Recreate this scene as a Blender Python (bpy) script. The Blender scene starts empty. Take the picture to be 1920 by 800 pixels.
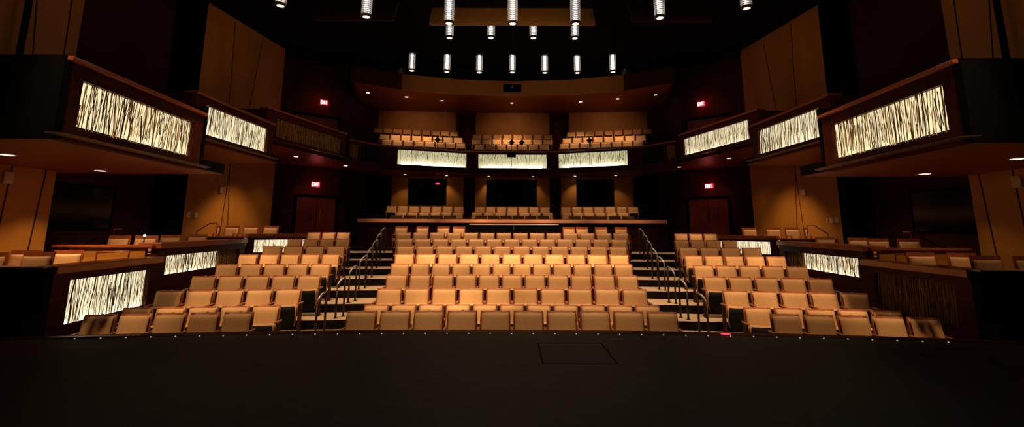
import bpy, bmesh, math, random
from mathutils import Vector, Matrix
random.seed(11)
scn = bpy.context.scene
col = scn.collection
PI = math.pi
def R(d): return math.radians(d)

# ------------------------------------------------------------------ materials
def mat(name, color, rough=.6, metal=0., emit=None, strength=0., noise=None, bump=0., coat=0.):
    m = bpy.data.materials.new(name); m.use_nodes = True
    nt = m.node_tree; b = nt.nodes['Principled BSDF']
    b.inputs['Base Color'].default_value = (*color, 1)
    b.inputs['Roughness'].default_value = rough
    b.inputs['Metallic'].default_value = metal
    b.inputs['Coat Weight'].default_value = coat
    if emit:
        b.inputs['Emission Color'].default_value = (*emit, 1)
        b.inputs['Emission Strength'].default_value = strength
    if noise:
        sx, sy, sz, amt = noise
        tc = nt.nodes.new('ShaderNodeTexCoord'); mp = nt.nodes.new('ShaderNodeMapping')
        mp.inputs['Scale'].default_value = (sx, sy, sz)
        n = nt.nodes.new('ShaderNodeTexNoise'); n.inputs['Scale'].default_value = 1; n.inputs['Detail'].default_value = 4
        r = nt.nodes.new('ShaderNodeValToRGB')
        r.color_ramp.elements[0].position = .3; r.color_ramp.elements[1].position = .7
        r.color_ramp.elements[0].color = (*[c*(1-amt) for c in color], 1)
        r.color_ramp.elements[1].color = (*[min(1, c*(1+amt)) for c in color], 1)
        nt.links.new(tc.outputs['Object'], mp.inputs[0]); nt.links.new(mp.outputs[0], n.inputs['Vector'])
        nt.links.new(n.outputs['Fac'], r.inputs[0]); nt.links.new(r.outputs[0], b.inputs['Base Color'])
        if bump:
            bp = nt.nodes.new('ShaderNodeBump'); bp.inputs['Strength'].default_value = bump; bp.inputs['Distance'].default_value = .01
            nt.links.new(n.outputs['Fac'], bp.inputs['Height']); nt.links.new(bp.outputs[0], b.inputs['Normal'])
    return m
M = dict(
 fabric=mat('tan_fabric', (.68, .395, .19), .9, noise=(60, 60, 60, .07), bump=.15),
 shell=mat('cherry_wood_shell', (.34, .085, .028), .4, noise=(6, 30, 2, .25)),
 arm=mat('cherry_wood_arm', (.33, .13, .05), .4, noise=(20, 4, 20, .2)),
 seat_black=mat('black_seat_shell', (.008, .008, .010), .6),
 standard=mat('dark_seat_standard', (.05, .013, .008), .5),
 plate=mat('brass_plate', (.75, .6, .4), .35, .8),
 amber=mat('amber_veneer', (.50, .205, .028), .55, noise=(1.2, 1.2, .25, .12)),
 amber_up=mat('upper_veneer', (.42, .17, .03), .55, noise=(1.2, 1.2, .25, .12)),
 groove=mat('panel_groove', (.02, .006, .002), .9),
 brown=mat('dark_brown_wall', (.075, .022, .010), .8, noise=(.6, .6, .3, .2)),
 mahog=mat('mahogany', (.060, .009, .004), .45, noise=(2, 2, 12, .35)),
 mahog_dark=mat('dark_mahogany', (.022, .005, .003), .5, noise=(2, 2, 12, .35)),
 cap=mat('lamp_cap', (.10, .05, .03), .5, .3),
 cap_wood=mat('pale_wood_cap', (.50, .19, .10), .35, noise=(2, 8, 8, .15), coat=.2),
 rail=mat('mahogany_rail', (.30, .075, .03), .3, noise=(2, 2, 14, .25), coat=.3),
 soffit=mat('wood_soffit', (.27, .065, .014), .45, noise=(.7, .7, .7, .15)),
 black=mat('black_paint', (.0018, .0018, .0018), .9),
 ceil=mat('black_ceiling', (.0025, .0025, .003), .95),
 stage=mat('black_stage_floor', (.026, .024, .018), .62, noise=(5, 14, 5, .35), bump=.05),
 carpet=mat('tan_aisle_carpet', (.50, .36, .24), .95, noise=(40, 40, 40, .12)),
 under=mat('dark_house_floor', (.022, .010, .006), .85),
 riser=mat('black_riser', (.006, .004, .004), .7),
 metal=mat('brushed_metal', (.55, .5, .45), .3, .9),
 ledge=mat('bronze_ledge', (.16, .11, .08), .35, .8),
 dmetal=mat('black_metal', (.015, .008, .008), .4, .3),
 steel=mat('steel_edge', (.85, .70, .66), .35, .0),
 reed=mat('dark_reed', (.035, .018, .006), .8),
 reed_tan=mat('brown_reed', (.42, .26, .09), .8, noise=(30, 30, 2, .5)),
 resin=mat('pale_resin', (.55, .42, .22), .5),
 resin_off=mat('unlit_resin', (.10, .055, .018), .4),
 diff=mat('lit_resin', (.8, .7, .5), .6, emit=(1, .80, .46), strength=1.1),
 diff_w=mat('bright_lit_resin', (.8, .75, .6), .6, emit=(1, .86, .55), strength=1.05),
 diff_c=mat('balcony_lit_resin', (.8, .8, .6), .6, emit=(.97, .87, .48), strength=.66),
 led=mat('led_strip', (1, 1, 1), .5, emit=(1, .90, .68), strength=14),
 led_c=mat('led_strip_bright', (1, 1, 1), .5, emit=(.98, .97, .95), strength=60),
 glow=mat('lamp_lens', (1, 1, 1), .5, emit=(1, .84, .62), strength=3.2),
 tube=mat('lamp_tube', (1, 1, 1), .5, emit=(1, .95, .9), strength=3.2),
 ring=mat('lamp_ring', (.50, .48, .46), .6, .0),
 exit=mat('exit_letters', (1, .3, .3), .5, emit=(1, .50, .46), strength=6),
 exit_bg=mat('exit_red_face', (.5, .02, .02), .5, emit=(1, .03, .06), strength=1.2),
 red_dot=mat('red_indicator', (1, .1, .1), .5, emit=(1, .03, .08), strength=2),
 white=mat('ivory_plastic', (.62, .52, .38), .5),
 grey=mat('grey_plastic', (.18, .17, .17), .5),
 glass=mat('black_window_glass', (.002, .002, .003), .12),
 door=mat('red_wood_door', (.20, .020, .012), .45, noise=(3, 3, .6, .3)),
 dot=mat('edge_light', (1, 1, 1), .4, emit=(1, .8, .7), strength=.45),
)

for k_ in ('black', 'ceil', 'riser', 'seat_black', 'under', 'brown', 'resin_off', 'standard', 'mahog', 'mahog_dark'):
    M[k_].node_tree.nodes['Principled BSDF'].inputs['Specular IOR Level'].default_value = .08

# ------------------------------------------------------------------ mesh builder
class MB:
    def __init__(s): s.v = []; s.f = []; s.m = []; s.mats = []
    def mi(s, m):
        if m not in s.mats: s.mats.append(m)
        return s.mats.index(m)
    def add(s, vs, fs, m):
        o = len(s.v); s.v += [tuple(p) for p in vs]; k = s.mi(m)
        for f in fs: s.f.append([o+i for i in f]); s.m.append(k)
    def box(s, x0, x1, y0, y1, z0, z1, m):
        if x0 > x1: x0, x1 = x1, x0
        vs = [(x, y, z) for z in (z0, z1) for y in (y0, y1) for x in (x0, x1)]
        s.add(vs, [(0,2,3,1),(4,5,7,6),(0,1,5,4),(2,6,7,3),(0,4,6,2),(1,3,7,5)], m)
    def hexa(s, vs, m):   # 8 verts: bottom 4 ring, top 4 ring
        s.add(vs, [(3,2,1,0),(4,5,6,7),(0,1,5,4),(1,2,6,5),(2,3,7,6),(3,0,4,7)], m)
    def prism(s, poly, z0, z1, m, mtop=None, mbot=None):
        a = sum(poly[i][0]*poly[(i+1)%len(poly)][1]-poly[(i+1)%len(poly)][0]*poly[i][1] for i in range(len(poly)))
        if a < 0: poly = poly[::-1]
        n = len(poly); vs = [(x, y, z0) for x, y in poly]+[(x, y, z1) for x, y in poly]
        s.add(vs, [(i, (i+1)%n, n+(i+1)%n, n+i) for i in range(n)], m)
        s.add([(x, y, z1) for x, y in poly], [tuple(range(n))], mtop or m)
        s.add([(x, y, z0) for x, y in poly], [tuple(range(n))[::-1]], mbot or m)
    def tube(s, pts, r, m, n=8, cap=True):
        pts = [Vector(p) for p in pts]; rings = []
        rs = r if isinstance(r, (list, tuple)) else [r]*len(pts)
        up = None
        for i, p in enumerate(pts):
            d = (pts[min(i+1, len(pts)-1)]-pts[max(i-1, 0)]).normalized()
            if up is None: up = d.orthogonal().normalized()
            up = (up-d*up.dot(d)).normalized(); b = d.cross(up)
            rings.append([p+(up*math.cos(a)+b*math.sin(a))*rs[i] for a in [2*PI*k/n for k in range(n)]])
        vs = [q for rg in rings for q in rg]; fs = []
        for i in range(len(pts)-1):
            for k in range(n): fs.append((i*n+k, i*n+(k+1)%n, (i+1)*n+(k+1)%n, (i+1)*n+k))
        if cap: fs += [tuple(range(n))[::-1], tuple(range((len(pts)-1)*n, len(pts)*n))]
        s.add(vs, fs, m)
    def lathe(s, prof, m, n=16, c=(0,0)):   # profile (r,z)
        vs = [(c[0]+r*math.cos(2*PI*k/n), c[1]+r*math.sin(2*PI*k/n), z) for r, z in prof for k in range(n)]
        fs = [(i*n+k, i*n+(k+1)%n, (i+1)*n+(k+1)%n, (i+1)*n+k) for i in range(len(prof)-1) for k in range(n)]
        s.add(vs, fs, m)
    def mesh(s, name, smooth=False, bevel=0):
        me = bpy.data.meshes.new(name); me.from_pydata(s.v, [], s.f)
        for m in s.mats: me.materials.append(M[m])
        for p, k in zip(me.polygons, s.m): p.material_index = k; p.use_smooth = smooth
        if bevel:
            bm = bmesh.new(); bm.from_mesh(me)
            bmesh.ops.bevel(bm, geom=[e for e in bm.edges if len(e.link_faces) == 2 and e.calc_face_angle(0) > .6],
                            offset=bevel, segments=2, affect='EDGES', profile=.5)
            bm.to_mesh(me); bm.free()
        me.update(); return me
    def build(s, name, parent=None, smooth=False, bevel=0):
        return link(name, s.mesh(name, smooth, bevel), parent)
def link(name, data, parent=None):
    o = bpy.data.objects.new(name, data); col.objects.link(o)
    if parent: o.parent = parent
    return o
def tag(o, label=None, cat=None, group=None, kind=None):
    if label: o['label'] = label
    if cat: o['category'] = cat
    if group: o['group'] = group
    if kind: o['kind'] = kind
    return o
def thing(name, label, cat, loc=(0,0,0), rz=0, group=None):
    o = bpy.data.objects.new(name, None); col.objects.link(o)
    o.location = loc; o.rotation_euler = (0, 0, rz); o.empty_display_size = .2
    return tag(o, label, cat, group)
def dup(root, loc, rz=0, scale=None, label=None, group=None):
    r = root.copy(); col.objects.link(r); r.location = loc; r.rotation_euler = (0, 0, rz)
    if scale: r.scale = scale
    if label: r['label'] = label
    if group: r['group'] = group
    for ch in list(root.children):
        c = ch.copy(); col.objects.link(c); c.parent = r
        for g in ch.children:
            d = g.copy(); col.objects.link(d); d.parent = c
    return r
def struct(name, mb, smooth=False):
    o = mb.build(name, None, smooth); o['kind'] = 'structure'; return o
WARM = (1, .66, .36)
def lamp(loc, target, power, deg, blend=.6, color=WARM, size=.05):
    l = bpy.data.lights.new('spot_light', 'SPOT'); l.energy = power; l.spot_size = R(deg); l.spot_blend = blend
    l.color = color; l.shadow_soft_size = size
    o = bpy.data.objects.new('spot_light', l); col.objects.link(o); o.location = loc
    d = Vector(target)-Vector(loc); o.rotation_euler = d.to_track_quat('-Z', 'Y').to_euler()
    return o
ORD = ['zeroth','first','second','third','fourth','fifth','sixth','seventh','eighth','ninth','tenth','eleventh','twelfth','thirteenth','fourteenth']
def ords(i, n):  # 0-based from left
    if n == 1: return 'only one'
    if i == 0: return 'leftmost'
    if i == n-1: return 'rightmost'
    return ORD[i+1]+' from left'

# ------------------------------------------------------------------ camera
cam = bpy.data.cameras.new('camera'); co = bpy.data.objects.new('camera', cam); col.objects.link(co)
cam.sensor_width = 36; cam.lens = 36*850/1920
cam.shift_x = -1/1920; cam.shift_y = -108/1920
co.location = (0, 0, 1.45)
co.rotation_euler = (PI/2+math.atan(138/850), 0, 0)
co.rotation_euler = (co.rotation_euler.to_matrix() @ Matrix.Rotation(R(.22), 3, 'Z')).to_euler()
scn.camera = co
vs = scn.view_settings
vs.view_transform = 'Standard'; vs.look = 'None'; vs.exposure = 0; vs.gamma = 1; vs.use_curve_mapping = False
w = bpy.data.worlds.new('world'); scn.world = w; w.use_nodes = True
w.node_tree.nodes['Background'].inputs[0].default_value = (0, 0, 0, 1)

# ------------------------------------------------------------------ floors
RC = 45.
def arcy(y0, x): return y0-x*x/(2*RC)
def arc_poly(y0, y1, xr, n=18, y1_flat=False):
    xs = [-xr+2*xr*i/n for i in range(n+1)]
    return [(x, arcy(y0, x)) for x in xs]+[(x, y1 if y1_flat else arcy(y1, x)) for x in reversed(xs)]
Y0 = 8.13; DY = .95
ROWZ = [-.83, -.83]+[-.69+.19*k for k in range(8)]      # floor height of each row
ys = lambda k: Y0+DY*k
b = MB()
b.prism([(-12.5, 5.2), (12.5, 5.2), (12.5, 11), (-12.5, 11)], -1.0, -.88, 'under')
b.build('floor')['kind'] = 'structure'
b = MB()
XR = [9.2, 9.0, 9.0, 9.0, 9.0, 9.0, 8.6, 8.4]
for k in range(2, 10):      # terraces: front nosing .55 before the seat line
    z = ROWZ[k]; zl = ROWZ[k-1]
    xr = 8.2 if k < 8 else 7.6
    if k < 9: p = arc_poly(ys(k)-.55, ys(k)+.45, xr)
    else: p = arc_poly(ys(k)-.55, 17.6, 8.3, y1_flat=True)
    b.prism(p, -.9 if k < 4 else z-.6, z, 'riser', mtop='carpet')
b.prism(arc_poly(ys(0)-.9, ys(2)-.5, 8.0), -.9, -.875, 'riser', mtop='carpet')
o = b.build('floor'); o['kind'] = 'structure'
# plateau beside and behind the stalls
b = MB()
b.prism([(-11.9, 17.3), (-5.7, 17.3), (-5.7, 17.62), (-8.2, 25.5), (-11.9, 25.5)], -.9, .78, 'riser', mtop='under')
b.prism([(11.9, 17.3), (5.7, 17.3), (5.7, 17.62), (8.2, 25.5), (11.9, 25.5)], -.9, .78, 'riser', mtop='under')
b.prism([(-5.7, 17.5), (5.7, 17.5), (6.9, 20.0), (-6.9, 20.0)], .1, .95, 'riser', mtop='under')
for i, (ya, yb, z) in enumerate([(20.0, 21.5, 1.18), (21.5, 22.5, 1.38), (22.5, 24.6, 1.7)]):
    b.prism([(-6.9, ya), (6.9, ya), (6.9, yb), (-6.9, yb)], .1, z, 'riser', mtop='under')
o = b.build('floor'); o['kind'] = 'structure'

# ------------------------------------------------------------------ stage
ST = lambda x: 6.76-.0125*x*x
xs = [-10.5+21*i/40 for i in range(41)]
b = MB()
b.prism([(x, ST(x)) for x in xs]+[(10.5, -3.8), (-10.5, -3.8)], -.95, 0, 'stage')
b.build('stage_floor')['kind'] = 'structure'
b = MB()
for i in range(40):
    x0, x1 = xs[i], xs[i+1]
    b.hexa([(x0, ST(x0), -.95), (x1, ST(x1), -.95), (x1, ST(x1)+.20, -.95), (x0, ST(x0)+.20, -.95),
            (x0, ST(x0), .004), (x1, ST(x1), .004), (x1, ST(x1)+.20, .004), (x0, ST(x0)+.20, .004)], 'mahog')
b.build('trim_1')['kind'] = 'structure'
# hatch in stage floor (thin seams)
b = MB()
def seam(x0, y0, x1, y1, w=.008):
    d = Vector((x1-x0, y1-y0)); n = Vector((-d.y, d.x)).normalized()*w
    b.hexa([(x0+n.x, y0+n.y, -.01), (x0-n.x, y0-n.y, -.01), (x1-n.x, y1-n.y, -.01), (x1+n.x, y1+n.y, -.01),
            (x0+n.x, y0+n.y, .0015), (x0-n.x, y0-n.y, .0015), (x1-n.x, y1-n.y, .0015), (x1+n.x, y1+n.y, .0015)], 'black')
HX0, HX1, HY0, HY1 = .34, 1.16, 5.28, 6.2
seam(HX0, HY0, HX1, HY0); seam(HX0, HY1, HX1, HY1); seam(HX0, HY0, HX0, HY1); seam(HX1, HY0, HX1, HY1)
tag(b.build('floor_hatch'), 'rectangular trap seam in the black stage floor right of centre', 'floor hatch')
b = MB(); b.box(1.33, 1.50, 6.40, 6.42, 0, .004, 'white')
tag(b.build('tape_mark'), 'small pale tape mark on the black stage floor near its edge', 'tape')
b = MB()
for i in range(6):
    x0 = -6.15+.18*i; x1 = x0+.18
    b.hexa([(x0, ST(x0)+.02, .004), (x1, ST(x1)+.02, .004), (x1, ST(x1)+.08, .004), (x0, ST(x0)+.08, .004),
            (x0, ST(x0)+.02, .016), (x1, ST(x1)+.02, .016), (x1, ST(x1)+.08, .016), (x0, ST(x0)+.08, .016)], 'steel')
b.build('trim_3')['kind'] = 'structure'
# small edge lights
dm = MB(); dm.lathe([(0, .012), (.006, .010), (.009, .004), (.009, 0)], 'dot', 10)
dme = dm.mesh('stage_edge_light')
n = 39
for i in range(n):
    x = -5.76+.303*i
    o = link('stage_edge_light', dme); o.location = (x, ST(x)-.06, .003)
    side = 'left' if x < 0 else 'right'
    tag(o, 'tiny white marker light set along the front edge of the black stage', 'marker light', 'marker lights along the stage edge')

# ------------------------------------------------------------------ theatre seats
def pad(mb, zt, zb, wt, wm, wb, y_at, th, m, bulge=.03, nx=8, nz=8, wrap=.03, dip=.006):
    """upholstered slab, front at -y; y_at(z) = back plane"""
    def wid(t):  # t 0 bottom..1 top
        return (wb*(1-t)*(1-2*t)+4*wm*t*(1-t)+wt*t*(2*t-1))
    F = []; B = []
    for j in range(nz+1):
        t = j/nz; z = zb+(zt-zb)*t
        for i in range(nx+1):
            u = -1+2*i/nx
            e = (1-abs(u)**6)*(1-abs(2*t-1)**8)
            x = u*wid(t)
            if j in (0, nz): x *= .965
            zz = z-(dip*(1-u*u) if j == nz else 0)
            yb = y_at(zz)-wrap*abs(u)**2.5
            F.append((x, yb-th*.45-bulge*e, zz)); B.append((x, yb, zz))
    n = nx+1; fs = []
    o = len(F)
    for j in range(nz):
        for i in range(nx):
            a = j*n+i; fs.append((a, a+1, a+n+1, a+n)); fs.append((o+a, o+a+n, o+a+n+1, o+a+1))
    for i in range(nx):
        fs.append((i, o+i, o+i+1, i+1)); a = nz*n+i; fs.append((a, a+1, o+a+1, o+a))
    for j in range(nz):
        a = j*n; fs.append((a, a+n, o+a+n, o+a)); a = j*n+nx; fs.append((a, o+a, o+a+n, a+n))
    mb.add(F+B, fs, m)
rec = lambda z: .0+.22*(z-.42)
def seat_meshes():
    d = {}
    m = MB(); pad(m, .862, .40, .234, .230, .268, rec, .04, 'fabric', wrap=.045); d['backrest'] = m.mesh('backrest', True)
    m = MB(); pad(m, .888, .36, .257, .2585, .2665, lambda z: rec(z)+.035, .05, 'shell', bulge=0, nx=6, nz=5); d['back_shell'] = m.mesh('back_shell', True)
    # folded-up cushion: tan roll around a black underside
    m = MB(); pad(m, .600, .17, .235, .232, .20, lambda z: -.045-.10*(z-.2), .12, 'fabric', bulge=.015, nx=6, nz=6, wrap=-.01); d['seat_cushion'] = m.mesh('seat_cushion', True)
    m = MB(); pad(m, .572, .13, .208, .210, .19, lambda z: -.105-.10*(z-.2), .05, 'seat_black', bulge=.012, nx=5, nz=4, wrap=-.01); d['seat_shell'] = m.mesh('seat_shell', True)
    m = MB(); m.box(-.021, .021, .0, .014, .872, .892, 'plate'); d['number_plate'] = m.mesh('number_plate')
    # arm with dark standard (left side of the seat)
    m = MB()
    for a, bb, t in ((-.20, -.10, .020), (-.10, .0, .023), (.0, .10, .020)):
        m.box(-.28-t, -.28+t, a, bb, .605, .632, 'arm')
    d['armrest'] = m.mesh('armrest', False, .006)
    m = MB()
    m.box(-.292, -.268, -.13, .05, .02, .605, 'standard'); m.box(-.30, -.26, -.16, .09, 0, .02, 'standard')
    d['side_panel'] = m.mesh('side_panel')
    return d
SM = seat_meshes()
def make_seat(name):
    t = thing(name, 'x', 'seat')
    for k in ('back_shell', 'backrest', 'seat_cushion', 'seat_shell', 'number_plate', 'armrest', 'side_panel'):
        o = link(k, SM[k], t)
        if k == 'number_plate': o.location.y = .125
    return t
def add_arm(t):
    for k in ('armrest', 'side_panel'):
        o = link(k, SM[k], t); o.location.x = .56
RS = [1.0]
def seat_row(proto, y0, z, x0, x1, n, group, lab, add_end=True, R_=RC, slope=0):
    """lab: format with {p} for the place in the row"""
    p = (x1-x0)/n
    for i in range(n):
        x = x0+p*(i+.5); y = y0-x*x/(2*R_)
        rz = -x/R_*1.0
        if not used[proto]: r = proto; r.location = (x, y, z); r.rotation_euler = (0, 0, rz); r.scale = (p/.56, 1, RS[0]); used[proto] = True; r['label'] = lab.format(p=ords(i, n)); r['group'] = group
        else: r = dup(proto, (x, y, z), rz, (p/.56, 1, RS[0]), lab.format(p=ords(i, n)), group)
        if add_end and i == n-1: ends.append(r)
used = {}; ends = []
ts = make_seat('theatre_seat'); used[ts] = False
rown = ['front', 'second', 'third', 'fourth', 'fifth', 'sixth', 'seventh', 'eighth', 'ninth']
CE = [(-2.86, 2.86, 10), (-2.86, 2.86, 11), (-2.9, 2.9, 10), (-2.97, 2.97, 11), (-3.12, 3.1, 12), (-3.27, 3.25, 11), (-3.46, 3.44, 12), (-3.72, 3.70, 13), (-3.98, 3.98, 14)]
SE = [(-6.95, -4.33, 5), (-7.10, -4.35, 5), (-7.24, -4.39, 5), (-7.2, -4.39, 5), (-7.27, -4.54, 5), (-7.3, -4.68, 5), (-7.2, -4.88, 4), (-6.97, -5.10, 4), (-6.82, -5.42, 3)]
TZ = [.02, .01, .19, .37, .56, .73, .92, 1.10, 1.30]
for k in range(9):
    z = TZ[k]-.885
    z = ROWZ[k] if k > 1 else -.875
    x0, x1, n = CE[k]
    RS[0] = 1.05 if k == 0 else 1.0
    seat_row(ts, ys(k), z, x0, x1, n, 'fold-up seats of the centre stalls block', 'tan fold-up theatre seat, {p} in '+rown[k]+' row of centre block')
    x0, x1, n = SE[k]
    seat_row(ts, ys(k), z, x0, x1, n, 'fold-up seats of the left stalls block', 'tan fold-up theatre seat, {p} in '+rown[k]+' row of left side block')
    seat_row(ts, ys(k), z, -x1, -x0, n, 'fold-up seats of the right stalls block', 'tan fold-up theatre seat, {p} in '+rown[k]+' row of right side block')

# rear stalls behind the cross-aisle wall, and balcony seats
def section(proto, rows, where, group):
    for (x0, y0, x1, y1, z, n, rn) in rows:
        ang = math.atan2(y1-y0, x1-x0); p = math.hypot(x1-x0, y1-y0)/n
        for i in range(n):
            f = (i+.5)/n; loc = (x0+(x1-x0)*f, y0+(y1-y0)*f, z)
            lab = 'tan fold-up seat, %s in %s row of %s' % (ords(i, n), rn, where)
            r = dup(proto, loc, ang, (p/.56, 1, 1), lab, group)
            if i == n-1: ends.append(r)
def mirror_rows(rows): return [(-x1, y1, -x0, y0, z, n, rn) for (x0, y0, x1, y1, z, n, rn) in rows]
L = [(-5.55, 20.62, -2.55, 20.95, 1.18, 5, 'front'), (-5.55, 21.7, -2.35, 22.0, 1.38, 6, 'middle'), (-6.33, 22.8, -2.45, 23.3, 1.71, 7, 'back')]
Cc = [(-1.72, 21.0, 1.72, 21.0, 1.18, 6, 'front'), (-2.0, 22.02, 2.0, 22.02, 1.38, 7, 'middle'), (-1.95, 23.35, 1.95, 23.35, 1.71, 7, 'back')]
section(ts, L, 'left rear stalls', 'fold-up seats of the rear stalls')
section(ts, Cc, 'centre rear stalls', 'fold-up seats of the rear stalls')
section(ts, mirror_rows(L), 'right rear stalls', 'fold-up seats of the rear stalls')
BL = [(-6.55, 22.2, -2.42, 23.2, 4.99, 8, 'front'), (-6.95, 23.1, -2.66, 24.05, 5.45, 8, 'middle'), (-7.55, 23.95, -3.0, 24.85, 5.98, 9, 'back')]
BC = [(-2.02, 23.4, 1.95, 23.4, 4.97, 7, 'front'), (-2.25, 24.25, 2.2, 24.25, 5.43, 8, 'middle'), (-2.3, 25.0, 2.3, 25.0, 5.86, 8, 'back')]
section(ts, BL, 'left balcony block', 'fold-up seats of the balcony')
section(ts, BC, 'centre balcony block', 'fold-up seats of the balcony')
section(ts, mirror_rows(BL), 'right balcony block', 'fold-up seats of the balcony')
for r in ends: add_arm(r)

# ------------------------------------------------------------------ loose chairs
def make_chair():
    t = thing('box_chair', 'x', 'chair')
    m = MB(); m.box(-.235, .235, -.22, .22, .40, .475, 'fabric'); m.build('seat', t, False, .02)
    m = MB(); m.box(-.245, .245, -.20, .22, .36, .40, 'shell'); m.build('seat_frame', t)
    m = MB(); pad(m, .83, .52, .235, .235, .235, lambda z: .20+.15*(z-.5), .04, 'fabric', bulge=.02, wrap=.01); m.build('backrest', t, True)
    m = MB()
    pad(m, .915, .50, .265, .265, .265, lambda z: .232+.15*(z-.5), .04, 'shell', bulge=0, nx=4, nz=3, wrap=.01)
    m.build('back_frame', t, False)
    for sx in (-1, 1):
        m = MB(); m.tube([(sx*.215, -.19, .36), (sx*.225, -.20, 0)], [.02, .015], 'shell', 6); m.build('leg', t)
        m = MB(); m.tube([(sx*.22, .21, .40), (sx*.225, .25, 0)], [.02, .015], 'shell', 6); m.build('leg', t)
        m = MB(); m.box(sx*.25-.018, sx*.25+.018, -.18, .24, .60, .625, 'shell'); m.box(sx*.25-.014, sx*.25+.014, -.17, -.14, .40, .60, 'shell'); m.build('armrest', t)
    return t
bc = make_chair(); cused = [False]
def chair(x, y, z, rz, label, group):
    if not cused[0]:
        cused[0] = True; bc.location = (x, y, z); bc.rotation_euler = (0, 0, rz); bc['label'] = label; bc['group'] = group; return bc
    return dup(bc, (x, y, z), rz, (1, 1, 1), label, group)
z9 = ROWZ[9]
JC = []
for i, x in enumerate([-4.08, -3.30, -2.54, -1.96]):
    JC.append(x); chair(x, 16.65, z9, 0, 'tan loose chair on top terrace left of the desk, %s' % ['leftmost', 'second from left', 'third from left', 'rightmost'][i], 'loose chairs on the top terrace')
for i, x in enumerate([2.08, 2.57, 3.27, 4.0]):
    JC.append(x); chair(x, 16.65, z9, 0, 'tan loose chair on top terrace right of the desk, %s' % ['leftmost', 'second from left', 'third from left', 'rightmost'][i], 'loose chairs on the top terrace')

for o in list(scn.objects):
    if o.name.startswith('box_chair'): o.scale = (.86, 1, 1)

# ------------------------------------------------------------------ lit reed fronts
def local_front(A, B_):
    ang = math.atan2(B_[1]-A[1], B_[0]-A[0]); L_ = math.hypot(B_[0]-A[0], B_[1]-A[1]); return ang, L_
def reed_panel(par, x0, x1, z0, z1, lit, n_per_m=34, rmin=.0025, rmax=.0068, lean=.045, name='reed_panel', label=None):
    """diffuser sheet with embedded reeds; local frame: x along, y outward(back)"""
    L_ = x1-x0; H = z1-z0
    m = MB()
    m.box(x0, x1, .085, .10, z0, z1, lit)
    p = m.build(name, par)
    if label: p['label'] = label
    m = MB(); n = int(L_*n_per_m)
    for i in range(n):
        x = x0+L_*(i+random.random())/n; r = random.uniform(rmin, rmax)*(1.35 if lit == 'diff_c' else 1)
        if random.random() < .15: r *= 1.5
        ln = random.gauss(0, lean)*H/.75; h0 = 0; h1 = H
        if random.random() < .35: h0 = random.uniform(0, .5)*H
        if lit == 'diff_c' and random.random() < .85: h0 = random.uniform(.25, .75)*H  # most centre reeds start higher, shaping in the bright glow below them
        if random.random() < .2: h1 = random.uniform(.5, 1)*H
        pts = []; mm = 'reed_tan' if lit == 'resin_off' or (lit != 'diff_c' and random.random() < .38) else 'reed'
        for k in range(4):
            t = k/3; z = z0+h0+(h1-h0)*t
            xx = x+ln*(t-.5)+random.gauss(0, .005)+.012*(t-.5); xx = min(max(xx, x0+r), x1-r)
            pts.append((xx, .06+random.uniform(-.01, .01), z))
        m.tube(pts, [r*random.uniform(.7, 1.3) for _ in pts], mm, 4, False)
    q = m.build('reed', p, True); q['kind'] = 'stuff'
    return p
def front(name, A, B_, zb, zt, panels, label, cat, ledge=True, rail_w=.30, stile_mat='mahog', group=None, root=None, led_mat='led', npm=34, ins=.03, rh=.07):
    """panels: list of (u0,u1,z0,z1,litmat)"""
    ang, L_ = local_front(A, B_)
    t = root or thing(name, label, cat, (A[0], A[1], zb), ang, group)
    zt -= zb; H = zt-rh; made = []
    m = MB(); cur = 0
    pz0 = min(p[2] for p in panels)-zb; pz1 = max(p[3] for p in panels)-zb
    m.box(0, L_, 0, .16, 0, pz0, stile_mat); m.box(0, L_, 0, .16, pz1, H, stile_mat)
    for (u0, u1, z0, z1, lit) in panels:
        if u0 > cur+.001: m.box(cur, u0, 0, .16, pz0, pz1, stile_mat)
        cur = u1
    m.box(cur, L_, 0, .16, pz0, pz1, stile_mat)
    m.box(0, L_, .11, .17, pz0, pz1, 'black')
    for (u0, u1, z0, z1, lit) in panels: m.box(u0, u1, 0, .02, pz0, pz0+.028, stile_mat)
    made.append(m.build('wood_frame', t))
    m = MB(); m.box(-.03, L_+.03, -.07, rail_w, H, zt, 'rail'); made.append(m.build('handrail', t, False, .012))
    if ledge:
        m = MB()
        m.hexa([(-.22, -.02, .04), (L_+.22, -.02, .04), (L_+.10, -.20, .05), (-.10, -.20, .05), (-.22, -.02, .06), (L_+.22, -.02, .06), (L_+.10, -.20, .062), (-.10, -.20, .062)], 'ledge')
        made.append(m.build('ledge', t))
    for (u0, u1, z0, z1, lit) in panels:
        p = reed_panel(t, u0, u1, z0-zb, z1-zb, lit, npm, label=None if lit != 'resin_off' else 'unlit brown reed panel')
        if lit != 'resin_off':
            m = MB(); m.box(u0+ins, u1-ins, .03, .042, z0-zb+.001, z0-zb+.014, led_mat); m.build('light_strip', p)
        made.append(p)
    if root:
        for o in made: o.location = (A[0]-root.location.x, A[1]-root.location.y, zb-root.location.z); o.rotation_euler.z = ang
    return t
def both(fn):
    fn(-1); fn(1)
def ab(A, B_, s):   # mirrored and swapped for the right side
    return (A, B_) if s < 0 else ((-B_[0], B_[1]), (-A[0], A[1]))
def uu(u0, u1, L_, s): return (u0, u1) if s < 0 else (L_-u1, L_-u0)
SN = {-1: 'left', 1: 'right'}
UB = {  # upper boxes: A, B, panel u0,u1 near/far, bottom, top, panel z0 z1
 1: ((-6.46, 6.30), (-6.72, 9.62), .28, .30, 2.70, 3.92, 2.88, 3.64),
 2: ((-7.76, 10.72), (-7.66, 14.22), .42, .28, 3.58, 4.78, 3.76, 4.53),
 3: ((-8.42, 15.1), (-7.30, 19.45), .50, .25, 4.40, 5.58, 4.59, 5.32)}
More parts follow.
